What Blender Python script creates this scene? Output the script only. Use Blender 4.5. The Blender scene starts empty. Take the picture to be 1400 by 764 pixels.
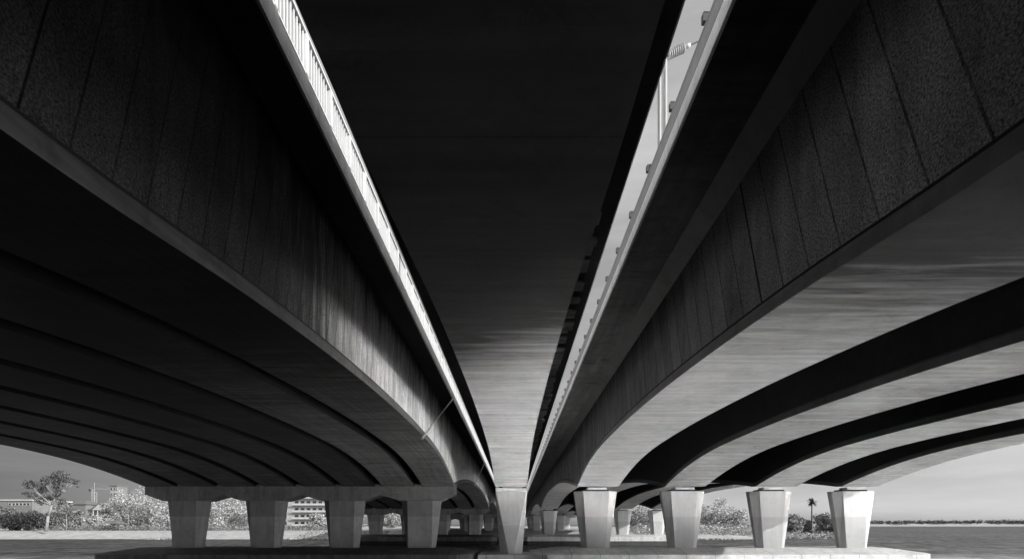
import bpy, bmesh, math, random
from mathutils import Vector, Matrix, noise
random.seed(7)
S = bpy.context.scene
COL = S.collection
F, CX, HY = 650.0, 703.0, 717.0            # lens in photo pixels, vanishing point

# ---------------------------------------------------------------- helpers
class MB:
    """collects shapes, builds ONE mesh object"""
    def __init__(s): s.v=[]; s.f=[]; s.m=[]
    def quad(s, pts, mi=0):
        n=len(s.v); s.v += [tuple(p) for p in pts]; s.f.append(tuple(range(n,n+len(pts)))); s.m.append(mi)
    def box(s, x0,x1,y0,y1,z0,z1, mi=0):
        n=len(s.v)
        s.v += [(x0,y0,z0),(x1,y0,z0),(x1,y1,z0),(x0,y1,z0),(x0,y0,z1),(x1,y0,z1),(x1,y1,z1),(x0,y1,z1)]
        for q in ((3,2,1,0),(4,5,6,7),(0,1,5,4),(1,2,6,5),(2,3,7,6),(3,0,4,7)):
            s.f.append(tuple(n+i for i in q)); s.m.append(mi)
    def loft(s, rings, mi=None, caps=True):
        n=len(s.v); k=len(rings[0])
        for r in rings: s.v += [tuple(p) for p in r]
        for a in range(len(rings)-1):
            for i in range(k):
                j=(i+1)%k
                s.f.append((n+a*k+i, n+a*k+j, n+(a+1)*k+j, n+(a+1)*k+i)); s.m.append(mi[i] if mi else 0)
        if caps:
            s.f.append(tuple(n+i for i in range(k))[::-1]); s.m.append(0)
            s.f.append(tuple(n+(len(rings)-1)*k+i for i in range(k))); s.m.append(0)
    def tube(s, p0, p1, r0, r1=None, k=10, mi=0):
        r1 = r0 if r1 is None else r1
        p0=Vector(p0); p1=Vector(p1); d=(p1-p0).normalized()
        a = d.cross(Vector((0,0,1)))
        if a.length<1e-3: a=Vector((1,0,0))
        a.normalize(); b=d.cross(a)
        R=[[p+(a*math.cos(2*math.pi*i/k)+b*math.sin(2*math.pi*i/k))*r for i in range(k)] for p,r in ((p0,r0),(p1,r1))]
        s.loft(R, [mi]*k)
    def prism(s, pts, y0, y1, mi=0):
        """pts in XZ, extruded along Y"""
        s.loft([[(x,y0,z) for x,z in pts],[(x,y1,z) for x,z in pts]], [mi]*len(pts))
    def build(s, name, mats, parent=None, smooth=False, bevel=0):
        me=bpy.data.meshes.new(name); me.from_pydata(s.v,[],s.f)
        if not isinstance(mats,(list,tuple)): mats=[mats]
        for m in mats: me.materials.append(m)
        for p,mi in zip(me.polygons,s.m): p.material_index=mi; p.use_smooth=smooth
        bm=bmesh.new(); bm.from_mesh(me)
        if s.f and len(s.f)<20000: bmesh.ops.recalc_face_normals(bm, faces=bm.faces)
        bm.to_mesh(me); bm.free()
        o=bpy.data.objects.new(name,me); COL.objects.link(o)
        if parent: o.parent=parent
        if bevel:
            b=o.modifiers.new('bevel','BEVEL'); b.width=bevel; b.segments=2; b.limit_method='ANGLE'; b.angle_limit=math.radians(30)
        return o

def tag(o,label=None,cat=None,group=None,kind=None):
    if label: o['label']=label
    if cat: o['category']=cat
    if group: o['group']=group
    if kind: o['kind']=kind
    return o
def empty(name,loc,label,cat,group=None,rz=0,sc=1):
    o=bpy.data.objects.new(name,None); COL.objects.link(o); o.location=loc; o.rotation_euler.z=rz
    o.scale=(sc,sc,sc); o.empty_display_size=.3
    return tag(o,label,cat,group)
def children(o): return [c for c in bpy.data.objects if c.parent==o]
def copy_tree(o,parent=None):
    c=o.copy(); COL.objects.link(c); c.parent=parent
    for ch in children(o):
        if ch is not c: copy_tree(ch,c)
    return c
def at(px,py,Y): return Vector(((px-CX)*Y/F, Y, (HY-py)*Y/F))

# ---------------------------------------------------------------- materials
def newmat(name):
    m=bpy.data.materials.new(name); m.use_nodes=True; nt=m.node_tree
    return m, nt, nt.nodes['Principled BSDF']
def N(nt,t,**k):
    n=nt.nodes.new(t)
    for a,b in k.items():
        if hasattr(n,a): setattr(n,a,b)
    return n
def math_(nt,op,a,b=None,c=None,clamp=False):
    n=nt.nodes.new('ShaderNodeMath'); n.operation=op; n.use_clamp=clamp
    for i,v in enumerate((a,b,c)):
        if v is None: continue
        if isinstance(v,(int,float)): n.inputs[i].default_value=v
        else: nt.links.new(v,n.inputs[i])
    return n.outputs[0]
def vnoise(nt,vec,scale3,sc=1.0,detail=4,rough=.6):
    mp=nt.nodes.new('ShaderNodeMapping'); mp.inputs['Scale'].default_value=scale3; nt.links.new(vec,mp.inputs[0])
    n=nt.nodes.new('ShaderNodeTexNoise'); n.inputs['Scale'].default_value=sc; n.inputs['Detail'].default_value=detail; n.inputs['Roughness'].default_value=rough
    nt.links.new(mp.outputs[0],n.inputs['Vector']); return n.outputs[0]
def mapr(nt,v,a,b,c,d):
    n=nt.nodes.new('ShaderNodeMapRange'); nt.links.new(v,n.inputs[0])
    for i,x in enumerate((a,b,c,d)): n.inputs[i+1].default_value=x
    return n.outputs[0]
def grey(nt,val,bs,inp='Base Color'):
    nt.links.new(val,bs.inputs[inp])

def concrete(name, base, streak=None, amt=.25, speck=0, joints=None, board=False, pour=None, top_shade=None, near=None, ribs=False, rough=.85, bump=.15, lines=None):
    """grey concrete in world coordinates. streak: scale3 of stain streaks; joints:(pitch,lean,heavy_every)"""
    m,nt,bs=newmat(name)
    geo=nt.nodes.new('ShaderNodeNewGeometry'); pos=geo.outputs['Position']
    sep=nt.nodes.new('ShaderNodeSeparateXYZ'); nt.links.new(pos,sep.inputs[0]); X,Y,Z=sep.outputs
    v=mapr(nt,vnoise(nt,pos,(1,1,1),.35,5,.6),.3,.7,1-amt,1+amt)
    v=math_(nt,'MULTIPLY',v,mapr(nt,vnoise(nt,pos,(1,1,1),3.1,5,.7),.3,.7,1-amt*.5,1+amt*.5))
    if streak:
        v=math_(nt,'MULTIPLY',v,mapr(nt,vnoise(nt,pos,streak,1,6,.65),.3,.7,1-amt*1.6,1+amt*1.2))
    blot=vnoise(nt,pos,(1,1.7,1),.9,8,.72); blot.node.inputs['Distortion'].default_value=1.2
    v=math_(nt,'MULTIPLY',v,mapr(nt,blot,.34,.5,1-amt*1.5,1))
    vo=nt.nodes.new('ShaderNodeTexVoronoi'); vo.inputs['Scale'].default_value=1.15; vo.inputs['Randomness'].default_value=.55; nt.links.new(pos,vo.inputs['Vector'])
    v=math_(nt,'MULTIPLY',v,mapr(nt,vo.outputs['Distance'],.02,.035,.45,1))
    if speck:
        v=math_(nt,'MULTIPLY',v,mapr(nt,vnoise(nt,pos,(1,1,1),30,3,.8),.35,.65,1-speck,1+speck))
    if board:      # formwork board marks across the girder, each board its own tone
        w=math_(nt,'FLOOR',math_(nt,'MULTIPLY',Y,5.2))
        wn=nt.nodes.new('ShaderNodeTexWhiteNoise'); wn.noise_dimensions='1D'; nt.links.new(w,wn.inputs['W'])
        v=math_(nt,'MULTIPLY',v,mapr(nt,wn.outputs[0],0,1,.93,1.07))
        fr=math_(nt,'FRACT',math_(nt,'MULTIPLY',Y,.42))
        v=math_(nt,'MULTIPLY',v,mapr(nt,fr,0,.012,.6,1))
    if joints:
        pitch,lean,heavy=joints
        q=math_(nt,'DIVIDE',math_(nt,'ADD',Y,math_(nt,'MULTIPLY',Z,-lean)),pitch)
        fr=math_(nt,'ABSOLUTE',math_(nt,'SUBTRACT',math_(nt,'FRACT',q),.5))   # .5 at the joint
        nz=mapr(nt,vnoise(nt,pos,(1,1,1),1.5,3,.6),.35,.65,.55,1)
        j=math_(nt,'MULTIPLY',mapr(nt,fr,.468,.482,0,1),nz)
        v=math_(nt,'MULTIPLY',v,math_(nt,'SUBTRACT',1,math_(nt,'MULTIPLY',j,.8)))
        q2=math_(nt,'DIVIDE',q,heavy); fr2=math_(nt,'ABSOLUTE',math_(nt,'SUBTRACT',math_(nt,'FRACT',q2),.5))
        v=math_(nt,'MULTIPLY',v,mapr(nt,fr2,.4952,.497,1,.25))
        wn=nt.nodes.new('ShaderNodeTexWhiteNoise'); wn.noise_dimensions='1D'; nt.links.new(math_(nt,'FLOOR',q),wn.inputs['W'])
        v=math_(nt,'MULTIPLY',v,mapr(nt,wn.outputs[0],0,1,.82,1.15))
    if pour:       # pour line: height, factor below
        h,fac=pour
        v=math_(nt,'MULTIPLY',v,mapr(nt,Z,h-.02,h+.02,fac,1))
    if top_shade:       # painted overhang shade toward the top of a web: z0,z1,factor
        v=math_(nt,'MULTIPLY',v,mapr(nt,math_(nt,'ADD',Z,mapr(nt,vnoise(nt,pos,(1,1,.2),1.2,4,.6),.3,.7,-.6,.6)),top_shade[0],top_shade[1],1,top_shade[2]))
    if ribs:       # lengthwise formwork ridges
        v=math_(nt,'MULTIPLY',v,mapr(nt,vnoise(nt,pos,(7,.12,1),1,3,.6),.35,.65,.75,1.25))
    if near:       # painted shade over the camera end, full up to y0 (fading to y1)
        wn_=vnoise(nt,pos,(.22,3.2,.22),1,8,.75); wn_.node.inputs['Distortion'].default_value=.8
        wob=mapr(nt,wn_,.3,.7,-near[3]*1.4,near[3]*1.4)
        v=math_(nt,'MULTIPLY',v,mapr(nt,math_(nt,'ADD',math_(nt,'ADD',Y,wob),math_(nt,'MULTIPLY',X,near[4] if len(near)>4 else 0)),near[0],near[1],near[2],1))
    if lines:      # vertical panel joints along X
        fr=math_(nt,'ABSOLUTE',math_(nt,'SUBTRACT',math_(nt,'FRACT',math_(nt,'DIVIDE',X,lines)),.5))
        v=math_(nt,'MULTIPLY',v,mapr(nt,fr,.488,.494,1,.35))
    v=math_(nt,'MULTIPLY',v,base)
    grey(nt,v,bs); bs.inputs['Roughness'].default_value=rough; bs.inputs['Specular IOR Level'].default_value=.25
    b=nt.nodes.new('ShaderNodeBump'); b.inputs['Strength'].default_value=bump; b.inputs['Distance'].default_value=.03
    nt.links.new(vnoise(nt,pos,(1,1,1),14 if not speck else 45,5,.7),b.inputs['Height']); nt.links.new(b.outputs[0],bs.inputs['Normal'])
    return m
def plain(name,base,amt=.15,scale=3,rough=.6,metal=0,streak=None):
    m,nt,bs=newmat(name)
    tc=nt.nodes.new('ShaderNodeNewGeometry')
    v=mapr(nt,vnoise(nt,tc.outputs['Position'],streak or (1,1,1),scale,5,.65),.3,.7,base*(1-amt),base*(1+amt))
    grey(nt,v,bs); bs.inputs['Roughness'].default_value=rough; bs.inputs['Metallic'].default_value=metal
    return m

M={}
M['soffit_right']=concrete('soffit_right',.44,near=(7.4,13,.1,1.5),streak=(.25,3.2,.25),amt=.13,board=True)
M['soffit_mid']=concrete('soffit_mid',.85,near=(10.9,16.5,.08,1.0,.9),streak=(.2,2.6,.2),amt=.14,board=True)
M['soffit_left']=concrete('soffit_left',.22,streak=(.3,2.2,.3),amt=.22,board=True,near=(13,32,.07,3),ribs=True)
M['soffit_left_far']=concrete('soffit_left_far',.09,streak=(.3,2.2,.3),amt=.22,board=True,near=(16,38,.12,3),ribs=True)  # darker copy of the left soffit, painting deeper shade on outer girders
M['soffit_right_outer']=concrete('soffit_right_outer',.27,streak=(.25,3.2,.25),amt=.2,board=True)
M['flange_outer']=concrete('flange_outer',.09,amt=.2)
M['web_right']=concrete('web_right',.45,top_shade=(5.2,8.3,.3),streak=(1,2.2,.15),amt=.14,speck=.85,joints=(.8,.3,11),bump=.5)
M['web_left']=concrete('web_left',.95,near=(11.5,17,.1,1.8),streak=(1,3.2,.12),amt=.2,speck=.8,joints=(.56,.22,7),bump=.5,top_shade=(6.3,8.3,.1))
M['web_dark']=concrete('web_dark',.012,amt=.3)  # near-black copy; shade of the bays between girders put into its colour
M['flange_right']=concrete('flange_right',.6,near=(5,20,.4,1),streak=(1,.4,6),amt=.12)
M['flange_left']=concrete('flange_left',.15,streak=(1,.4,6),amt=.2)
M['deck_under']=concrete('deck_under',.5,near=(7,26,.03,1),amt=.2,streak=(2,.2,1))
M['deck_under_dark']=concrete('deck_under_dark',.035,amt=.2,streak=(2,.2,1))  # deep shade under the decks painted in as a near-black colour
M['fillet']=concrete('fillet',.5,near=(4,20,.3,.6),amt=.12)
M['fascia']=concrete('fascia',.95,amt=.1,speck=.1,streak=(1,4,.3))
M['fascia_left']=concrete('fascia_left',.5,amt=.12,speck=.1,streak=(1,4,.3))
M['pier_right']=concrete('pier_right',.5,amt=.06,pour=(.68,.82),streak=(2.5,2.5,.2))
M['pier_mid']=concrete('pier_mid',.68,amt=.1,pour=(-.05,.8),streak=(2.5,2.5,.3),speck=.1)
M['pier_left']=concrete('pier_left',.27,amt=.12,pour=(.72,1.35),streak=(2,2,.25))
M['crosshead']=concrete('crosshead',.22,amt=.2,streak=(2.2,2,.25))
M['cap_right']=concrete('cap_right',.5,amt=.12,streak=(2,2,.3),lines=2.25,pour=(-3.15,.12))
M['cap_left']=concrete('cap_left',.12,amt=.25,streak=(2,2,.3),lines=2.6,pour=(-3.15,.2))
M['sun_patch']=concrete('sun_patch',.3,amt=.35)
M['bounce_white']=plain('bounce_white',.85,.06,4,.8)
M['asphalt']=plain('asphalt',.05,.2,8,.9)
M['white_steel']=plain('white_steel',.6,.06,6,.4)
M['grey_steel']=plain('grey_steel',.28,.15,5,.5)
M['dark_steel']=plain('dark_steel',.06,.2,5,.6)
M['rubber']=plain('rubber',.03,.2,5,.8)
M['porcelain']=plain('porcelain',.7,.08,5,.25)

# ---------------------------------------------------------------- bridge geometry
PIERS=[-2,40,95,147,197]
KN=[(-24,4.9),(-12,4.85),(-6,4.45),(-2,4.05),(2,3.82),(5,3.9),(9,4.33),(13,4.63),(17.5,4.84),(23,4.93),(28.5,4.84),(31,4.69),(33.5,4.43),(36.6,3.92),(40,3.16),(43,2.3)]
def soffit(Y):
    if Y<=40:
        for i in range(len(KN)-1):
            if KN[i][0]<=Y<=KN[i+1][0]:
                p1,p2=KN[i],KN[i+1]; p0=KN[max(i-1,0)]; p3=KN[min(i+2,len(KN)-1)]
                m1=(p2[1]-p0[1])/max(p2[0]-p0[0],1e-6); m2=(p3[1]-p1[1])/max(p3[0]-p1[0],1e-6)
                h=p2[0]-p1[0]; t=(Y-p1[0])/h
                return (2*t**3-3*t*t+1)*p1[1]+(t**3-2*t*t+t)*h*m1+(-2*t**3+3*t*t)*p2[1]+(t**3-t*t)*h*m2
    for a,b,pk in ((40,95,5.1),(95,147,5.0),(147,197,4.9),(197,240,4.7)):
        if Y<=b:
            c=(a+b)/2; h=(b-a)/2; return pk-(pk-3.16)*abs((Y-c)/h)**2.4
    return 3.16
Y0,Y1=-24.0,238.0
YS=[Y0+i*.75 for i in range(int((60-Y0)/.75)+1)]
YS+= [60+i*1.6 for i in range(1,int((Y1-60)/1.6)+1)]
FL=.28
def girder(name,parent,x0,x1,ztop,mats,taper=0.0,tx=(0,0)):
    """closed box: soffit, flange band both sides, webs set back 3 cm. mats: soffit, flange, web"""
    mb=MB(); rings=[]
    for y in YS:
        z=soffit(y); f=z+FL
        g=f+.075; rings.append([(x0,y,z),(x1,y,z),(x1,y,f),(x1-.034,y,f),(x1-.034,y,g),(x1-.03,y,g),(x1-.03+tx[1],y,ztop),(x0+.03-tx[0],y,ztop),(x0+.03,y,g),(x0+.034,y,g),(x0+.034,y,f),(x0,y,f)])
    mb.loft(rings,[0,1,1,3,3,2,2,2,3,3,1,1])  # dark strip above each flange paints in the shadow of a groove
    return mb.build(name,list(mats)+[M['rubber']],parent)
def slab(name,parent,x0,x1,z0,z1,mats,kerb=None):
    mb=MB(); mb.box(x0,x1,Y0,Y1,z0,z1,0)
    return mb.build(name,mats,parent)

# ---- left road bridge
LB=empty('road_bridge',(0,0,0),'dark older road bridge on the left, eight close arched girders and a white baluster railing','bridge')
for i in range(8):
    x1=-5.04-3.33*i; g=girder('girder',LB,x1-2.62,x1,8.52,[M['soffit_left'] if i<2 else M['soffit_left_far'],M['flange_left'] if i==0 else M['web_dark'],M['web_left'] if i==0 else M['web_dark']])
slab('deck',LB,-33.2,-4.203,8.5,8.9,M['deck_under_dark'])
mb=MB(); mb.prism([(-4.2,8.5),(-4.14,8.5),(-4.14,8.92),(-4.2,8.92)],Y0,Y1); mb.build('fascia',M['fascia_left'],LB)
mb=MB(); mb.prism([(-33.66,8.5),(-33.2,8.5),(-33.2,8.92),(-33.66,8.92)],Y0,Y1); mb.build('fascia',M['fascia_left'],LB)
mb=MB(); mb.box(-32.6,-5.2,Y0,Y1,8.904,8.99); mb.build('road_surface',M['asphalt'],LB)
def railing_left(X):
    rl=MB()
    rl.box(X-.05,X+.03,Y0,Y1,9.02,9.07); rl.box(X-.06,X+.04,Y0,Y1,9.84,9.89)
    r=rl.build('railing',M['white_steel'],LB)
    n=0; y=7.0; rest=MB(); posts=0
    bal=MB(); bal.box(-.011,.011,-.016,.016,9.07,9.84)
    bo=bal.build('baluster',M['white_steel'],r); bo.location=(X-.01,y,0)
    y=y+.125
    post_y=[7.06+1.25*k for k in range(95)]
    while y<118:
        if min(abs(y-p) for p in post_y[:92])>.07:
            if n<99:
                c=bo.copy(); COL.objects.link(c); c.parent=r; c.location=(X-.01,y,0); n+=1
            else: rest.box(X-.021,X+.001,y-.016,y+.016,9.07,9.84)
        y+=.13
    ro=rest.build('baluster',M['white_steel'],r); ro['kind']='stuff'
    p=MB(); p.box(-.07,.05,-.045,.045,8.93,9.84); p.box(-.1,.06,-.07,.07,8.93,8.96)
    po=p.build('post',M['white_steel'],r); po.location=(X,post_y[0],0)
    for k in range(1,90):
        c=po.copy(); COL.objects.link(c); c.parent=r; c.location=(X,post_y[k],0)
railing_left(-4.2)
def drain(a,b):
    mb=MB(); mb.tube(a,b,.045,k=12); 
    d=(Vector(b)-Vector(a)).normalized()
    mb.tube(Vector(a)-d*.02,Vector(a)+d*.12,.07,k=12)
    mb.build('drain_pipe',M['white_steel'],LB,True)
drain((-5.0,25.9,4.72),(-4.0,31,8.2))
drain((-5.0,60.5,5.1),(-4.1,64.5,8.2))

# ---- middle rail bridge
RBm=empty('rail_bridge',(0,0,0),'narrow middle bridge of one single box girder between the two road bridges','bridge')
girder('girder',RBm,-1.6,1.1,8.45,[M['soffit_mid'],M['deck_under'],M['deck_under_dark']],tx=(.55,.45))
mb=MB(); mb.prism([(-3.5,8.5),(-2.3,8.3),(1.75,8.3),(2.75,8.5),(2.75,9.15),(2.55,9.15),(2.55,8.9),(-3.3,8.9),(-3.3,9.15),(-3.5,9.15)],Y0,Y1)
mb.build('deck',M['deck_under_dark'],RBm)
for xa,xb in ((2.753,2.79),(-3.54,-3.503)):  # hidden pale strips added to bounce sun onto the road bridge fascias
    mb=MB(); mb.box(xa,xb,Y0,Y1,8.53,9.35); mb.build('bounce_strip',M['bounce_white'],RBm)
for x in (-1.0,.44):
    mb=MB(); mb.box(x-.04,x+.04,Y0,Y1,8.904,9.06); mb.build('rail',M['dark_steel'],RBm)
# made-up blocks imitating sun patches through the railing posts on the east wing
random.seed(3); y=12.6
while y<60:
    L=random.uniform(.35,.9); mb=MB(); mb.box(1.72+random.uniform(0,.1),2.35+random.uniform(-.1,.1),y,y+L,8.2+random.uniform(0,.05),8.29); mb.build('sun_patch_block',M['sun_patch'],RBm); y+=L+random.choice([.02,.03,.04,.3,.6])

# ---- right road bridge
RB=empty('road_bridge',(0,0,0),'pale newer road bridge on the right, four wide arched girders with black bays between','bridge')
GX=[(5.3,8.74),(12.62,16.0),(20.2,23.6),(27.4,30.4)]
for i,(a,b) in enumerate(GX):
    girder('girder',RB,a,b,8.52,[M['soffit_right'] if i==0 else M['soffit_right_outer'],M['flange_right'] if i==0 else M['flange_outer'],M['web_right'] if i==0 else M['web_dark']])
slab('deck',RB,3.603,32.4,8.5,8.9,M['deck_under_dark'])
mb=MB(); mb.prism([(3.54,8.5),(3.6,8.5),(3.6,8.86),(3.54,8.86)],Y0,Y1); mb.build('fascia',M['fascia'],RB)
mb=MB(); mb.prism([(32.4,8.5),(32.86,8.5),(32.86,8.86),(32.4,8.86)],Y0,Y1); mb.build('fascia',M['fascia'],RB)
mb=MB(); mb.prism([(3.61,8.47),(4.9,8.47),(4.9,8.496),(3.61,8.496)],Y0,Y1); mb.build('overhang',M['deck_under'],RB)
mb=MB(); mb.prism([(4.903,8.495),(5.325,8.05),(5.325,8.495)],Y0,Y1); mb.build('fillet',M['fillet'],RB)
mb=MB(); mb.box(4.6,32.2,Y0,Y1,8.904,8.99); mb.build('road_surface',M['asphalt'],RB)
mb=MB(); mb.box(3.56,3.6,Y0,Y1,8.864,8.93); mb.build('gap_strip',M['rubber'],RB)  # dark strip drawn in for the shaded gap below the railing
mb=MB(); mb.box(3.60,3.66,Y0,Y1,8.935,9.3); mb.box(3.62,3.70,Y0,Y1,9.36,9.42); mb.box(3.64,3.70,Y0,Y1,9.5,9.55)
rail=mb.build('railing',M['grey_steel'],RB)
p=MB(); p.box(.02,.1,-.04,.04,8.87,9.62); p.box(-.07,.07,-.05,.05,9.62,9.78,1); p.box(-.05,.09,-.06,.06,9.784,9.81)
po=p.build('post',[M['grey_steel'],M['dark_steel']],rail); po.location=(3.68,7.2,0)
for k in range(1,56):
    c=po.copy(); COL.objects.link(c); c.parent=rail; c.location=(3.68,7.2+1.93*k,0)

# ---- overhead line mast on the right bridge, behind its railing
mast=empty('line_mast',(4.02,12.9,8.99),'white steel mast with ribbed insulator arm, seen through the right-hand gap','mast')
mb=MB(); mb.box(-.1,-.06,-.1,.1,0,8); mb.box(.06,.1,-.1,.1,0,8); mb.box(-.06,.06,-.015,.015,0,8); mb.box(-.2,.2,-.2,.2,0,.04)
mb.build('pole',M['white_steel'],mast)
mb=MB()
a=Vector((.1,0,3.72)); b=Vector((.62,0,3.95)); d=(b-a)
mb.tube(a,b,.03)
for i in range(8):
    c=a+d.normalized()*(.06+.062*i); mb.tube(c,c+d.normalized()*.02,.12,.1,14)
mb.build('insulator',M['porcelain'],mast,False)
mb=MB(); mb.tube(b,b+d.normalized()*.14,.05); mb.tube(b+d.normalized()*.1,b+d.normalized()*2.2,.022); mb.build('arm',M['white_steel'],mast,True)

# ---------------------------------------------------------------- piers
def pier_mesh(mb,zt,zb,wt,wb,ct,cb,d=1.5,fd=.32,mi=0):
    """octagonal inverted taper; w = front panel half width, c = chamfer width, top/bottom; origin at front face"""
    def ring(w,c,z,dd,in_):
        return [(-w,in_,z),(w,in_,z),(w+c,in_+fd,z),(w+c,dd-fd,z),(w,dd,z),(-w,dd,z),(-w-c,dd-fd,z),(-w-c,in_+fd,z)]
    mb.loft([ring(wb,cb,zb,d-.25,0.0),ring(wt,ct,zt,d,0.0)])
def right_pier(x,Y,label,group,grp_mat='pier_right'):
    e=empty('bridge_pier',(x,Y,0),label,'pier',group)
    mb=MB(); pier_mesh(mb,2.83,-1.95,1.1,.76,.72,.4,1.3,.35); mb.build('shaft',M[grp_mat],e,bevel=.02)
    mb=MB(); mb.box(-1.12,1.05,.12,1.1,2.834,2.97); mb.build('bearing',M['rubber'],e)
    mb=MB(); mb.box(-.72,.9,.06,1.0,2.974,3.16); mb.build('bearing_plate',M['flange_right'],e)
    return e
RX=[6.9,14.3,21.75,28.75]
desc=['next to the middle bridge','second out from the middle bridge','second from the open water, its foot in sunlight','nearest the open water, mostly sunlit']
rows={40:'front row',95:'second row',147:'third row on the far bank',197:'last row on the far bank'}
for Y,rn in rows.items():
    for k,x in enumerate(RX):
        lab='pale tapered right bridge pier, %s, %s'%(rn,['next to the middle bridge','second out from middle bridge','foot in sunlight','outermost by open water'][k] if Y==40 else ['first','second','third','fourth'][k]+' from middle bridge')
        right_pier(x,Y,lab,'tapered piers under the right bridge')
for Y,rn in rows.items():
    e=empty('bridge_pier',(-.25,Y,0),'single wedge pier under the middle bridge, %s'%rn,'pier','wedge piers under the middle bridge')
    mb=MB()
    fd=.5; zt,zb=2.8,-2.44
    def r(w,c,z,d): return [(-w,0,z),(w,0,z),(w+c,fd,z),(w+c,d-fd,z),(w,d,z),(-w,d,z),(-w-c,d-fd,z),(-w-c,fd,z)]
    mb.loft([r(.22,.72,zb,1.7),r(1.3,.06,zt,2.0)]); mb.build('shaft',M['pier_mid'],e,bevel=.015)
    mb=MB(); mb.box(-1.32,1.32,.03,1.9,2.82,3.1); mb.build('bearing_block',M['fascia'],e)
def bent(Y,label):
    e=empty('pier_bent',(0,Y,0),label,'pier','four-column piers under the left bridge')
    xs=[-27.9,-21.25,-14.55,-7.95]
    for x in xs:
        mb=MB(); pier_mesh(mb,2.35,-1.95,1.08,.98,.62,.22,1.6,.45)
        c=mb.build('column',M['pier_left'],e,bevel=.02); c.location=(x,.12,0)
    pts=[(-31.1,3.15),(-31.1,2.55),(-29.65,2.03)]
    for i,x in enumerate(xs):
        pts += [(x-1.72,2.03),(x+1.72,2.03)] if i else [(x+1.72,2.03)]
        if i<3: pts.append(((x+xs[i+1])/2,2.52))
    pts += [(-5.04,2.6),(-5.04,3.15)]
    mb=MB()
    # crosshead built as columns of quads so the gabled underside stays clean
    xsu=sorted(set(p[0] for p in pts)); low={}
    for x,z in pts:
        if z<3: low.setdefault(x,z)
    xsu=sorted(low)
    rings=[[(x,0,low[x]),(x,1.85,low[x]),(x,1.85,3.45),(x,0,3.45)] for x in xsu]
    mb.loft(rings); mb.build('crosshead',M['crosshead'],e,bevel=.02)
    return e
for Y,l in ((40,'front row'),(95,'second row'),(147,'third row on the far bank'),(197,'last row on the far bank')):
    bent(Y,'dark four-column pier with gabled crosshead under left bridge, '+l)

# unseen walls added behind the camera to block back light and bounce
for x0,x1,l in ((-33.9,-3.6,'unseen dark wall added under the near end of the left bridge, blocking light'),(-3.4,3.2,'unseen wall added under the near end of the middle bridge, blocking light'),(3.4,33.2,'unseen wall added under the near end of the right bridge, blocking light')):
    mb=MB(); mb.box(x0,x1,-22.5,-21,-4.8,8.45); mb.box(x0,x1,-23.2,-22.51,-4.8,7.6)
    tag(mb.build('light_blocker',M['crosshead'],None),l,'light_blocker','unseen light blockers behind the camera')
# ---------------------------------------------------------------- pile caps
def cap(x0,x1,yf,yb,label,mats,ztop=-1.93,zbot=-4.8,chx=1.6,both=(True,True)):
    """pier footing: flat top, sloped weathering edge, corners cut back"""
    mb=MB()
    def ring(i,z):
        a=x0+i; b=x1-i; f=yf+i; k=yb-i; c=1.2
        return [(a+c,f,z),(b-c,f,z),(b,f+c,z),(b,k-c,z),(b-c,k,z),(a+c,k,z),(a,k-c,z),(a,f+c,z)]
    mb.loft([ring(0,zbot),ring(0,ztop-.4),ring(.25,ztop-.33),ring(2.0,ztop)])
    o=mb.build('pier_footing',mats,None,bevel=.02)
    return tag(o,label,'pier footing','concrete footings in the river')
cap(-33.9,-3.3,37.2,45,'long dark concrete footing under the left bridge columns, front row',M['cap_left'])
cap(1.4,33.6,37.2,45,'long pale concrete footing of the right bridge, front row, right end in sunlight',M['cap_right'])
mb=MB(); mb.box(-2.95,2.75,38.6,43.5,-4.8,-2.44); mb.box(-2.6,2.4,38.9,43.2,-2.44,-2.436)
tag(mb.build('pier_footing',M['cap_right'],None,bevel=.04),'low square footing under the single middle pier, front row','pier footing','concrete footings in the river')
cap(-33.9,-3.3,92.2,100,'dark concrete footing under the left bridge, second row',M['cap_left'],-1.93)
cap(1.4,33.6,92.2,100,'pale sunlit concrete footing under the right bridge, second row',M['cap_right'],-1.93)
mb=MB(); mb.box(-2.95,2.75,93.4,99,-4.8,-2.44)
tag(mb.build('pier_footing',M['cap_right'],None,bevel=.04),'low square footing under the middle pier, second row','pier footing','concrete footings in the river')

# ---------------------------------------------------------------- water and land
WZ=-4.0
m,nt,bs=newmat('water')
geo=nt.nodes.new('ShaderNodeNewGeometry'); P_=geo.outputs['Position']
_s=nt.nodes.new('ShaderNodeSeparateXYZ'); nt.links.new(P_,_s.inputs[0])
# near water made paler and more reflective to bounce light upward, darker further out
_k=mapr(nt,math_(nt,'ADD',_s.outputs[1],math_(nt,'MULTIPLY',vnoise(nt,P_,(1,1,1),.08,2),8)),46,70,1,0)
_w=mapr(nt,vnoise(nt,P_,(.05,.3,1),.6,5,.65),.3,.7,.65,1.35)
_w=math_(nt,'MULTIPLY',_w,mapr(nt,vnoise(nt,P_,(1.0,.3,1),.9,5,.8),.36,.64,.3,1.7))
gl=nt.nodes.new('ShaderNodeBsdfGlossy'); nt.links.new(mapr(nt,_k,0,1,.3,.17),gl.inputs['Roughness'])
df=nt.nodes.new('ShaderNodeBsdfDiffuse'); mx=nt.nodes.new('ShaderNodeMixShader')
nt.links.new(math_(nt,'MULTIPLY',_w,mapr(nt,_k,0,1,.34,.9)),gl.inputs['Color'])
nt.links.new(mapr(nt,_k,0,1,.05,.55),df.inputs['Color']); nt.links.new(mapr(nt,_k,0,1,.6,.85),mx.inputs[0])
nt.links.new(df.outputs[0],mx.inputs[1]); nt.links.new(gl.outputs[0],mx.inputs[2])
b=nt.nodes.new('ShaderNodeBump'); b.inputs['Strength'].default_value=1; b.inputs['Distance'].default_value=.06
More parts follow.
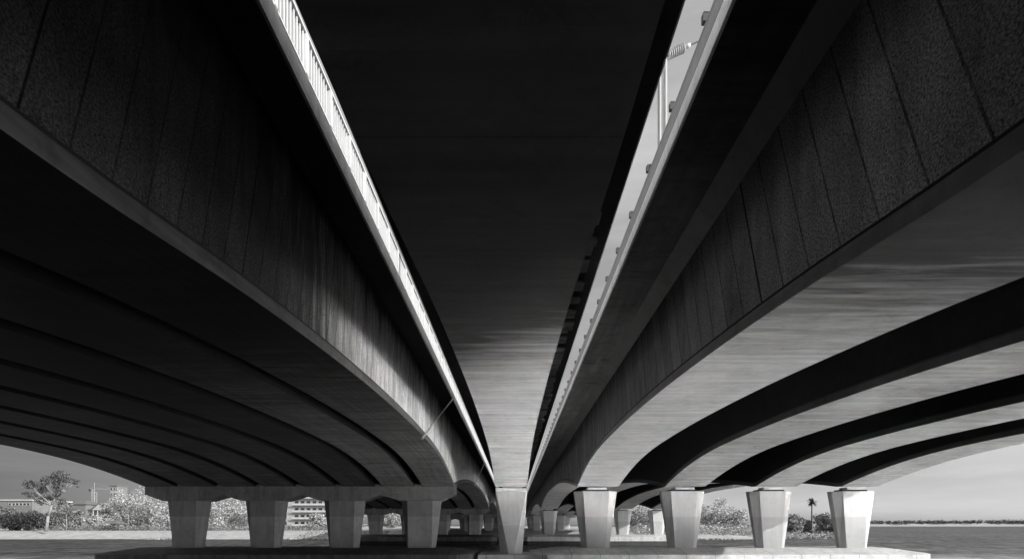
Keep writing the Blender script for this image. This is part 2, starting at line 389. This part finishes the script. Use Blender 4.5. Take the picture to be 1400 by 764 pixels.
nt.links.new(vnoise(nt,P_,(1,1.8,1),.9,5,.62),b.inputs['Height']); nt.links.new(b.outputs[0],gl.inputs['Normal'])
nt.links.new(mx.outputs[0],nt.nodes['Material Output'].inputs['Surface'])
M['water']=m
mb=MB(); mb.quad([(-4000,-3000,WZ),(4000,-3000,WZ),(4000,6000,WZ),(-4000,6000,WZ)])
tag(mb.build('water',M['water']),'grey rippled river under and beyond the bridges','water',kind='structure')

M['sand']=plain('sand',.33,.25,.5,.95)
M['grass']=plain('grass',.3,.5,.8,.95)
M['bank']=plain('bank',.05,.4,1.5,.95)
def land(name,x0,x1,y0,nx,ny,hf,mat,label,ylen=400):
    mb=MB(); 
    P=[[None]*(nx+1) for _ in range(ny+1)]
    for j in range(ny+1):
        t=j/ny; dy=ylen*t**2.2
        for i in range(nx+1):
            x=x0+(x1-x0)*i/nx; y=y0(x)+dy
            P[j][i]=(x,y,hf(x,y,dy))
    for j in range(ny):
        for i in range(nx): mb.quad([P[j][i],P[j][i+1],P[j+1][i+1],P[j+1][i]])
    o=mb.build(name,mat,None,True); 
    return tag(o,label,name.replace('_',' '),kind='structure')
def shore(x):
    s=131+2.5*noise.noise(Vector((x*.03,0,0)))
    if x>60: s+= ((x-60)/42)**3*60
    return s
def hgt(x,y,dy):
    e=min(1,dy/16); e=e*e*(3-2*e)
    r=max(0,(97-x)/12) if x>85 else 1
    return WZ-.15+ (2.25*e + .25*min(1,dy/60))*min(1,r) + .12*noise.noise(Vector((x*.3,y*.3,0)))
land('beach',-420,102,shore,160,40,hgt,M['sand'],'pale sandy river bank behind the bridge piers')
# unseen near bank under the camera, extended and darkened to cut bounce light
mb=MB()
for i in range(44):
    x0=-60+i*3.5
    for j in range(15):
        def h(x,y): 
            t=max(0,min(1,((11.5 if x<5 else max(-3,11.5-(x-5)*1.1))-y)/5)); return WZ-.2+2.2*t+.1*noise.noise(Vector((x*.5,y*.5,1)))
        y0=-26+j*2.8; mb.quad([(x0,y0,h(x0,y0)),(x0+3.5,y0,h(x0+3.5,y0)),(x0+3.5,y0+2.8,h(x0+3.5,y0+2.8)),(x0,y0+2.8,h(x0,y0+2.8))])
tag(mb.build('bank',M['bank'],None,True),'dark near bank under the bridges','bank',kind='structure')

exec_bg=True
# ---------------------------------------------------------------- vegetation
def leafmat(name,a,b):
    m,nt,bs=newmat(name)
    g=nt.nodes.new('ShaderNodeNewGeometry')
    v=mapr(nt,vnoise(nt,g.outputs['Position'],(1,1,1),.7,4,.7),.3,.7,a,b)
    v=math_(nt,'MULTIPLY',v,mapr(nt,g.outputs['Random Per Island'],0,1,.35,1.65))
    grey(nt,v,bs); bs.inputs['Roughness'].default_value=.6
    bs.inputs['Transmission Weight'].default_value=0
    return m
M['leaf_dark']=leafmat('leaf_dark',.03,.11); M['leaf_pale']=leafmat('leaf_pale',.1,.56); M['leaf_mid']=leafmat('leaf_mid',.06,.24)
M['leaf_soft']=leafmat('leaf_soft',.12,.34)
M['bark']=plain('bark',.22,.4,2,.9,streak=(3,3,.4)); M['bark_dark']=plain('bark_dark',.12,.4,2,.9)
def leaf(mb,c,s,rnd):
    n=Vector((rnd.gauss(0,1),rnd.gauss(0,1),rnd.gauss(0,1)+.4)).normalized()
    a=n.orthogonal().normalized(); a=Matrix.Rotation(rnd.uniform(0,6.28),3,n)@a; b=n.cross(a)
    mb.quad([c-a*s,c-b*s*.45,c+a*s,c+b*s*.45])
def crown_clumps(mb,clumps,nleaf,ls,rnd):
    vol=sum(r*r for _,r in clumps)
    for c,r in clumps:
        for _ in range(int(nleaf*r*r/vol)):
            d=Vector((rnd.gauss(0,1),rnd.gauss(0,1),rnd.gauss(0,1))).normalized()*(rnd.random()**.35)
            p=Vector(c)+Vector((d.x*r,d.y*r,d.z*r*.75))
            if noise.noise(p*1.1/ max(r*.5,.6)+Vector((5,3,c[0])))<-.12: continue
            leaf(mb,p,ls*rnd.uniform(.6,1.4),rnd)
def make_tree(name,loc,h,w,label,cat,mat,bark,seed,group=None,base=.25,nleaf=5000,ls=.28,open_=False):
    rnd=random.Random(seed)
    e=empty(name,loc,label,cat,group)
    tr=MB(); cl=[]
    fork=Vector((rnd.uniform(-.05,.05)*h,0,h*base)); tr.tube((0,0,-.6),fork,h*.03,h*.024,8)
    n=9 if open_ else 11
    for i in range(n):
        a=i/n*6.28+rnd.uniform(-.4,.4); k=rnd.uniform(.35,1)
        tip=Vector((math.cos(a)*w*.5*k*.78,math.sin(a)*w*.5*k*.78,h*rnd.uniform(base+.18,.9)))
        mid=fork.lerp(tip,.5)+Vector((0,0,-h*.03))
        tr.tube(fork,mid,h*.015,h*.01,6); tr.tube(mid,tip,h*.01,h*.004,5)
        r=w*rnd.uniform(.13,.2) if open_ else w*rnd.uniform(.19,.3)
        cl.append((tip,r))
        if rnd.random()<.7: cl.append((mid+Vector((rnd.uniform(-1,1)*w*.15,rnd.uniform(-1,1)*w*.15,h*.1)),r*.7))
    if not open_:
        for i in range(6): cl.append((Vector((rnd.uniform(-.3,.3)*w,rnd.uniform(-.3,.3)*w,h*rnd.uniform(.12,.35))),w*.2))
    tr.build('trunk',bark,e,True)
    cr=MB(); crown_clumps(cr,cl,nleaf,ls,rnd); cr.build('crown',mat,e)
    return e
def land_z(x,y): return hgt(x,y,max(0,y-shore(x)))
def tree_px(name,px,ytop,wpx,Y,label,mat,bark,seed,**k):
    x=(px-CX)*Y/F; z=land_z(x,Y); h=(HY-ytop)*Y/F-z; w=wpx*Y/F
    return make_tree(name,(x,Y,z),h,w,label,k.pop('cat','tree'),mat,bark,seed,**k)
LD,LP,LM,LMR=M['leaf_dark'],M['leaf_pale'],M['leaf_mid'],M['leaf_soft']; BK,BD=M['bark'],M['bark_dark']
# left bank
e=empty('gum_tree',(at(64,0,140).x,140,-1.6),'tall leaning gum tree with pale bare trunk and open crown','tree')
tr=MB(); cr=MB(); rnd=random.Random(4)
def lp(px,py): p=at(px,py,140); return Vector((p.x-e.location.x,rnd.uniform(-1.5,1.5),p.z+1.6))
trunk=[lp(63,726),lp(66,705),lp(71,690),lp(77,678)]
for p in trunk: p.y=0
for i,(a,b_) in enumerate(zip(trunk,trunk[1:])): tr.tube(a,b_,.42-.08*i,.34-.08*i,8)
tips=[(47,662,2.2),(55,668,1.9),(48,677,1.6),(60,680,1.7),(70,655,2.2),(78,650,2.7),(84,655,2.0),(92,656,1.4),(98,658,.9),(80,665,1.9),(84,672,1.6),(66,660,1.5),(54,684,1.5),(86,684,1.6),(43,665,1.1),(72,676,1.1)]
cl=[]
for x,y,r in tips:
    t=lp(x,y); s=trunk[3] if x>64 else trunk[2]; md=s.lerp(t,.5)+Vector((0,0,-.3)); tr.tube(s,md,.2,.13,6); tr.tube(md,t,.13,.05,5); cl.append((t,r*.85)); cl.append((t+Vector((rnd.uniform(-1.6,1.6),rnd.uniform(-1,1),rnd.uniform(-1.2,.6))),r*.5))
tr.build('trunk',BK,e,True); crown_clumps(cr,cl,8500,.22,rnd); cr.build('crown',LD,e)
T=[('bushy_tree',40,697,34,150,'round dark grey tree left of the leaning gum tree',LD,BD,1),
('bushy_tree',12,704,30,150,'low spreading dark tree at the left edge of the bank',LD,BD,2),
('bushy_tree',86,688,30,160,'mid grey tree right behind the leaning gum tree',LM,BK,3),
('bushy_tree',60,700,26,165,'small dark tree behind the trunk of the gum tree',LD,BD,14),
('bushy_tree',122,688,18,240,'small feathery tree behind the gabled house roof',LM,BK,5),
('bushy_tree',132,706,26,170,'low pale shrubby tree in front of the gabled house',LP,BK,6),
('leafy_tree',172,668,46,185,'broad bright tree just left of the bridge columns',LP,BK,7),
('leafy_tree',204,664,52,178,'tall bright tree touching the left end of the crosshead',LP,BK,8),
('leafy_tree',190,690,40,168,'pale lower tree between the two tall bright trees',LM,BK,9),
('leafy_tree',224,690,34,165,'bright tree half hidden by the outermost left column',LP,BK,10),
('leafy_tree',288,676,46,165,'bright tree in the left half of the outermost arch opening',LP,BK,11),
('leafy_tree',318,670,46,172,'bright tree in the right half of the outermost arch opening',LP,BK,12),
('leafy_tree',352,690,40,170,'bright tree hidden mostly by the second column',LP,BK,13),
('leafy_tree',436,702,26,170,'pale tree at the right side of the apartment block',LP,BK,15),
('leafy_tree',490,692,22,230,'bright narrow tree in the third opening beside a column',LP,BK,16),
('leafy_tree',535,700,30,240,'bright tree seen low between far columns left of the middle',LP,BK,17),
('leafy_tree',972,682,44,160,'tall pale tree right of the second right-hand pier',LP,BK,18),
('leafy_tree',1004,690,42,158,'pale rounded tree left of the third right-hand pier',LP,BK,19),
('leafy_tree',945,690,36,170,'pale tree partly hidden by the second right-hand pier',LP,BK,20),
('leafy_tree',880,694,60,215,'pale tree filling the gap between the far right piers',LM,BK,21),
('round_tree',1084,703,26,190,'low round tree immediately left of the palm',LMR,BD,22),
('round_tree',1100,706,22,196,'low round tree directly behind the palm trunk',LMR,BD,23),
('round_tree',1126,702,26,190,'low round tree immediately right of the palm',LMR,BD,24),
('round_tree',1143,705,22,185,'low round tree beside the outermost right pier',LMR,BD,25)]
for t in T:
    nm,px,yt,w,Y,lab,mat,bk,sd=t
    tree_px(nm,px,yt,w,Y,lab,mat,bk,sd,nleaf=5200,ls=.3*Y/170,base=.12,group='trees along the far bank')
for t in [('bushy_tree',8,690,22,205,'tall grey tree behind the flat roofed hall at left',LM,BD,41),('bushy_tree',104,696,22,175,'mid grey tree in front of the brick block',LM,BD,42),('leafy_tree',150,684,22,192,'bright tree right beside the gabled house',LP,BK,43),('leafy_tree',236,684,26,170,'bright tree edge behind the outermost left column',LP,BK,44),('bushy_tree',28,702,20,155,'dark rounded tree in front of the flat roofed hall',LD,BD,45)]:
    nm,px,yt,w,Y,lab,mat,bk,sd=t
    tree_px(nm,px,yt,w,Y,lab,mat,bk,sd,nleaf=5200,ls=.3*Y/170,base=.12,group='trees along the far bank')
for px,Y,l in ((91,150,'thin pale lamp post on the beach before the shed'),(112,152,'thin lamp post at the foot of the gabled house'),(176,156,'thin lamp post in front of the broad bright trees')):
    x=(px-CX)*Y/F; e=empty('lamp_post',(x,Y,land_z(x,Y)),l,'lamp post')
    mb=MB(); mb.tube((0,0,-.3),(0,0,5.2),.09,.06,8); mb.tube((0,0,5.2),(.7,0,5.4),.05,.04,6); mb.build('pole',M['grey_steel'],e,True)
    mb=MB(); mb.box(.5,1.1,-.12,.12,5.34,5.46); mb.build('lamp_head',M['dark_steel'],e,bevel=.02)
# palm
P0=Vector(((1110-CX)*180/F,180,-1.4)); hp=(HY-685)*180/F+1.4
e=empty('palm_tree',P0,'tall lone palm with round crown between the two outer right piers','palm tree')
mb=MB()
for i in range(8): mb.tube((0,0,hp*i/8-.5*(i==0)),(0,0,hp*(i+1)/8),.32-.015*i,.34-.02*i,10)
mb.build('trunk',BD,e)
mb=MB(); rnd=random.Random(9)
for i in range(60):
    a=rnd.uniform(0,6.28); el=math.asin(rnd.uniform(-.75,1)); L=rnd.uniform(1.7,2.1)
    d=Vector((math.cos(a)*math.cos(el),math.sin(a)*math.cos(el),math.sin(el))); side=d.cross(Vector((0,0,1))).normalized()
    base=Vector((0,0,hp)); prev=base
    for k in range(1,6):
        q=base+d*L*k/5+Vector((0,0,-.35*(k/5)**2*L*.6)); wd=.32*math.sin(math.pi*(k-.5)/5.2)
        for sgn in (-1,1):
            mb.quad([prev,q,q+side*sgn*wd+Vector((0,0,-.12)),prev+side*sgn*wd*.8+Vector((0,0,-.1))])
        prev=q
mb.build('crown',LD,e)
# low scrub on the bank (right) and planting band (left)
def scrub(name,x0,x1,y0,y1,hm,n,mat,label,seed,ls=.2):
    rnd=random.Random(seed); mb=MB()
    for _ in range(n):
        x=rnd.uniform(x0,x1); y=rnd.uniform(y0,y1)
        hh=hm*(.45+.9*max(0,.5+noise.noise(Vector((x*.25,y*.25,seed)))))
        leaf(mb,Vector((x,y,land_z(x,y)+rnd.random()*hh)),ls*rnd.uniform(.6,1.4),rnd)
    return tag(mb.build(name,mat),label,'shrubbery',kind='stuff')
scrub('scrub',36,101,138,150,1.7,16000,LP,'pale low scrub along the bank behind the right piers',31,.22)
scrub('shrubbery',-150,-60,150,160,1.8,9000,LM,'band of low garden planting along the left bank',32,.25)
# rocks
def rocks(name,x0,x1,yf,dy,n,label,seed,r0=.25,r1=.6):
    rnd=random.Random(seed); mb=MB()
    for _ in range(n):
        x=rnd.uniform(x0,x1); y=yf(x)+rnd.uniform(0,dy); r=rnd.uniform(r0,r1); c=Vector((x,y,max(WZ,land_z(x,y))+r*.25))
        bm=bmesh.new(); bmesh.ops.create_icosphere(bm,subdivisions=1,radius=r)
        nv=len(mb.v)
        for v in bm.verts: mb.v.append(tuple(c+Vector((v.co.x*1.3,v.co.y,v.co.z*.7))*(rnd.uniform(.75,1.2))))
        for f in bm.faces: mb.f.append(tuple(nv+v.index for v in f.verts)); mb.m.append(0)
        bm.free()
    return tag(mb.build(name,M['rock']),label,'rocks',kind='stuff')
M['rock']=plain('rock',.24,.5,1.2,.9)
rocks('rocks',-102,-91,lambda x:shore(x)-.6,4.0,260,'pile of pale rocks at the water edge of the beach',5,.2,.5)
rocks('rocks',-62,-38,lambda x:shore(x)-.5,14,900,'rock revetment below the apartment block',6,.25,.55)
rocks('rocks',34,60,lambda x:shore(x)-.5,3,260,'rock edging along the right bank',8,.2,.45)

# ---------------------------------------------------------------- buildings
M['render_pale']=plain('render_pale',.33,.12,.6,.9); M['render_grey']=plain('render_grey',.16,.15,.6,.9); M['brick']=plain('brick',.15,.2,1,.9)
M['roof']=plain('roof',.12,.2,1,.8); M['glass_dark']=plain('glass_dark',.04,.3,.5,.15); M['trim']=plain('trim',.42,.1,1,.7)
def window(parent,x,y,z,w,h):
    f=MB(); t=.12
    f.box(x-w/2,x+w/2,y-.08,y+.05,z-t,z); f.box(x-w/2,x+w/2,y-.08,y+.05,z+h-t,z+h)
    f.box(x-w/2,x-w/2+t,y-.08,y+.05,z,z+h-t); f.box(x+w/2-t,x+w/2,y-.08,y+.05,z,z+h-t)
    fo=f.build('window',M['trim'],parent)
    g=MB(); g.box(x-w/2+t,x+w/2-t,y-.03,y+.03,z,z+h-t); g.build('pane',M['glass_dark'],fo)
def bpx(x0,x1,yt,Y): a=at(x0,yt,Y); b=at(x1,yt,Y); return a.x,b.x,a.z
# apartment block
x0,x1,z=bpx(376,452,664,235)
e=empty('apartment_building',(0,0,0),'pale apartment block with rows of windows seen through the second opening','building')
mb=MB(); mb.box(x0,x1,235,249,-1.6,z); mb.build('wall',M['render_pale'],e)
mb=MB(); mb.box(x0-.5,x1+.5,234.5,249.5,z,z+.5); mb.build('roof',M['trim'],e)
nfl=6; fh=(z+1.2)/nfl
for f in range(nfl):
    for cc in range(9):
        if cc==2: continue
        window(e,x0+2+cc*(x1-x0-4)/8,234.9,-.6+f*fh+.6,2.2,1.7)
    mb=MB(); mb.box(x0+9,x1-.6,233.4,235,-.6+f*fh,-.6+f*fh+.25); mb.box(x0+9,x1-.6,233.4,233.5,-.6+f*fh+.25,-.6+f*fh+.95); mb.build('balcony',M['trim'],e)
# long low hall
x0,x1,z=bpx(-20,44,684,230)
e=empty('warehouse',(0,0,0),'long flat roofed grey hall with a high strip window at the left edge','building')
mb=MB(); mb.box(x0,x1,230,250,-1.6,z); mb.build('wall',M['render_grey'],e)
mb=MB(); mb.box(x0-.4,x1+.6,229.5,250.5,z,z+.6); mb.build('roof',M['trim'],e)
for k in range(6):
    xx=at(14+k*5,0,230).x; window(e,xx,229.9,z-2.2,1.5,1.1)
# brick block with hipped roof
x0,x1,z=bpx(93,117,689,215)
e=empty('brick_building',(0,0,0),'tall plain brick block with low roof between gum tree and gabled house','building')
mb=MB(); mb.box(x0,x1,215,227,-1.6,z); mb.build('wall',M['brick'],e)
mb=MB(); mb.loft([[(x0-.6,214.4,z),(x1+.6,214.4,z),(x1+.6,227.6,z),(x0-.6,227.6,z)],[(x0+2,219,z+1.9),(x1-3.5,219,z+1.9),(x1-3.5,222,z+1.9),(x0+2,222,z+1.9)]]); mb.build('roof',M['roof'],e)
# shed blocks
x0,x1,z=bpx(84,103,706,180)
e=empty('shed',(0,0,0),'low plain shed with sloping dark roof at the foot of the brick block','building')
mb=MB(); mb.box(x0,x1,180,188,-1.6,z); mb.build('wall',M['brick'],e)
mb=MB(); mb.prism([(x0-.5,z+1.0),(x1+.4,z),(x1+.4,z+.25),(x0-.5,z+1.3)],179.5,188.5); mb.build('roof',M['roof'],e)
mb=MB(); mb.box(x1-2.2,x1-1.1,179.94,180.05,-1.55,.7); mb.build('door',M['glass_dark'],e)
# gabled house
x0,x1,z=bpx(120,160,697,200)
e=empty('house',(0,0,0),'two storey house with white pediment gable and dark tiled roof','house')
mb=MB(); mb.box(x0,x1,200,210,-1.6,z); mb.build('wall',M['render_pale'],e)
gx0,gx1=at(127,0,199).x,at(148,0,199).x; gz=at(0,690,199).z
mb=MB(); mb.loft([[(x0-.7,199.3,z),(x1+.7,199.3,z),(x1+.7,210.7,z),(x0-.7,210.7,z)],[(x0+3,204.5,z+2.6),(x1-2,204.5,z+2.6),(x1-2,206,z+2.6),(x0+3,206,z+2.6)]]); mb.build('roof',M['roof'],e)
mb=MB(); mb.prism([(gx0,z+.02),(gx1,z+.02),((gx0+gx1)/2,gz+.6)],198.4,203); mb.build('pediment',M['trim'],e)
mb=MB()
mb.prism([(gx0-.4,z),(gx0-.4,z+.3),((gx0+gx1)/2,gz+1.0),((gx0+gx1)/2,gz+.62)],198.2,203)
mb.prism([(gx1+.4,z),((gx0+gx1)/2,gz+.62),((gx0+gx1)/2,gz+1.0),(gx1+.4,z+.3)],198.2,203); mb.build('gable_roof',M['roof'],e)
for k in range(4):
    xx=gx0+.4+k*(gx1-gx0-.8)/3; mb=MB(); mb.tube((xx,198.7,-1.6),(xx,198.7,z),.16,.14,10); mb.build('column',M['trim'],e)
mb=MB(); mb.box(gx0,gx1,198.5,200,2.2,2.5); mb.build('balcony',M['trim'],e)
for zz in (-.6,3.0):
    for xx in (x0+1.2,x0+3.6,(gx0+gx1)/2,x1-3.6,x1-1.3): window(e,xx,199.9,zz,1.3,1.7)
# tower block with dark face
x0,x1,z=bpx(150,160,664,300)
e=empty('tower_building',(0,0,0),'narrow dark tower block rising behind the bright trees','building')
mb=MB(); mb.box(x0,x1,300,308,-1.6,z); mb.build('wall',M['render_grey'],e)
mb=MB(); mb.box(x0-.3,x1+.3,299.7,308.3,z,z+.5); mb.build('roof',M['roof'],e)
for f in range(7):
    for k in range(2): window(e,x0+1.2+k*2.1,299.9,z-2.6-f*3,1.3,1.6)
# crane
e=empty('tower_crane',(at(129,0,320).x,320,-1.6),'thin tower crane with long jib above the house roof','crane')
def lattice(mb,a,b,w,n,r=.1):
    a=Vector(a); b=Vector(b); d=(b-a).normalized(); u=d.cross(Vector((0,1,0))).normalized()*w/2; v=d.cross(u).normalized()*w/2
    cs=[u+v,u-v,-u-v,-u+v]
    for c in cs: mb.tube(a+c,b+c,r,k=5)
    for i in range(n):
        p=a.lerp(b,i/n); q=a.lerp(b,(i+1)/n)
        for k in range(4): mb.tube(p+cs[k],q+cs[(k+1)%4],r*.6,k=4)
hz=(HY-668)*320/F+1.6
mb=MB(); lattice(mb,(0,0,0),(0,0,hz),1.8,14,.16); mb.build('tower',M['grey_steel'],e)
mb=MB(); lattice(mb,(-2.5,0,hz),(15,0,hz),1.0,16,.12); mb.tube((0,0,hz),(0,0,hz+4),.15,k=5); mb.tube((0,0,hz+4),(12,0,hz+.5),.06,k=4); mb.build('jib',M['grey_steel'],e)
mb=MB(); mb.box(-3.4,-2.2,-.6,.6,hz-1.6,hz); mb.build('counterweight',M['dark_steel'],e)
# shade tent
e=empty('shade_tent',(at(157,0,150).x,150,-1.5),'small dark peaked shade tent on the beach before the bright trees','tent')
mb=MB(); mb.loft([[(-3,-2,1.9),(3,-2,1.9),(3,2,1.9),(-3,2,1.9)],[(-.2,-.2,3.0),(.2,-.2,3.0),(.2,.2,3.0),(-.2,.2,3.0)]]); mb.build('canopy',M['roof'],e)
for sx in (-2.9,2.9):
    for sy in (-1.9,1.9): mb=MB(); mb.tube((sx,sy,-.2),(sx,sy,1.9),.06,k=6); mb.build('pole',M['dark_steel'],e)
# gull
e=empty('seabird',at(106,665.5,90),'small dark seabird flying right of the gum tree top','bird')
mb=MB()
ring=lambda x,r:[(x,r*math.cos(a),r*math.sin(a)*.9) for a in [i*math.pi/4 for i in range(8)]]
mb.loft([ring(-.28,.01),ring(-.16,.05),ring(0,.085),ring(.14,.075),ring(.22,.05),ring(.27,.045),ring(.33,.01)]); 
for s in (-1,1):
    mb.loft([[(.1,0,.03),(-.08,0,.03),(-.08,0,.05),(.1,0,.05)],[(.14,s*.3,.16),(-.04,s*.3,.16),(-.04,s*.3,.17),(.14,s*.3,.17)],[(.0,s*.68,.08),(-.05,s*.68,.08),(-.05,s*.68,.085),(.0,s*.68,.085)]])
mb.build('body',M['dark_steel'],e); e.rotation_euler.z=.5
# far shore on the right
rnd=random.Random(77)
mb=MB(); fy=1300
for i in range(60):
    xa=820+i*40; hh=2.5+2.5*noise.noise(Vector((i*.3,0,0)))
    mb.quad([(xa,fy,WZ-.2),(xa+40,fy,WZ-.2),(xa+40,fy+40,1+hh),(xa,fy+40,1+hh)]); mb.quad([(xa,fy+40,1+hh),(xa+40,fy+40,1+hh),(xa+40,fy+400,6),(xa,fy+400,6)])
tag(mb.build('far_bank',M['sand'],None,True),'distant low shore across the open water','shore',kind='structure')
mb=MB()
for i in range(900):
    x=rnd.uniform(820,2300); y=fy+rnd.uniform(20,120); r=rnd.uniform(4,9)*(1+.35*noise.noise(Vector((x*.006,0,2))))
    for _ in range(26):
        d=Vector((rnd.gauss(0,1),rnd.gauss(0,1),rnd.gauss(0,1))).normalized()*rnd.random()**.4
        leaf(mb,Vector((x,y,4+r*.5))+Vector((d.x*r,d.y*r,d.z*r*.8)),2.2*rnd.uniform(.6,1.3),rnd)
tag(mb.build('woodland',LD),'far off tree line across the open water on the right','woodland',kind='stuff')

# ---------------------------------------------------------------- world, sun, camera
SUN=Vector((1.0,-.55,.505)).normalized()
elev=math.asin(SUN.z); az=math.atan2(SUN.x,SUN.y)
w=bpy.data.worlds.new('World'); S.world=w; w.use_nodes=True; nt=w.node_tree
bg=nt.nodes['Background']; sky=nt.nodes.new('ShaderNodeTexSky'); sky.sky_type='NISHITA'; sky.sun_disc=False
sky.sun_elevation=elev; sky.sun_rotation=az; sky.dust_density=1.5; sky.air_density=1.0
bw=nt.nodes.new('ShaderNodeRGBToBW'); nt.links.new(sky.outputs[0],bw.inputs[0])
tc=nt.nodes.new('ShaderNodeTexCoord')
cl=mapr(nt,vnoise(nt,tc.outputs['Generated'],(1,1,7),2.2,6,.6),.4,.7,.9,1.2)
ds=nt.nodes.new('ShaderNodeSeparateXYZ'); nt.links.new(tc.outputs['Generated'],ds.inputs[0])
fx=mapr(nt,ds.outputs[0],-.75,.6,.22,1.0); fx=math_(nt,'MAXIMUM',fx,mapr(nt,ds.outputs[2],.3,.6,0,1)); fz=mapr(nt,ds.outputs[2],.05,.6,1.0,2.8); fh=mapr(nt,ds.outputs[2],0,.07,1.7,1.0)
val=math_(nt,'MULTIPLY',math_(nt,'MULTIPLY',bw.outputs[0],cl),math_(nt,'MULTIPLY',fx,math_(nt,'MULTIPLY',fz,fh)))
nt.links.new(val,bg.inputs['Color']); bg.inputs['Strength'].default_value=.14
L=bpy.data.lights.new('sun','SUN'); L.energy=5; L.angle=math.radians(.5); L.color=(1,.99,.975)
lo=bpy.data.objects.new('sun',L); COL.objects.link(lo); lo.rotation_euler=SUN.to_track_quat('Z','Y').to_euler()
cam=bpy.data.cameras.new('camera'); co=bpy.data.objects.new('camera',cam); COL.objects.link(co)
cam.sensor_fit='HORIZONTAL'; cam.sensor_width=36; cam.lens=F/1400*36
cam.shift_x=-(CX-700)/1400; cam.shift_y=(HY-382)/1400
co.rotation_euler=(math.radians(90),0,0); cam.clip_start=.05; cam.clip_end=9000
S.camera=co
S.view_settings.view_transform='Standard'; S.view_settings.look='None'; S.view_settings.exposure=0

S.cycles.blur_glossy=0.0; S.cycles.sample_clamp_indirect=0
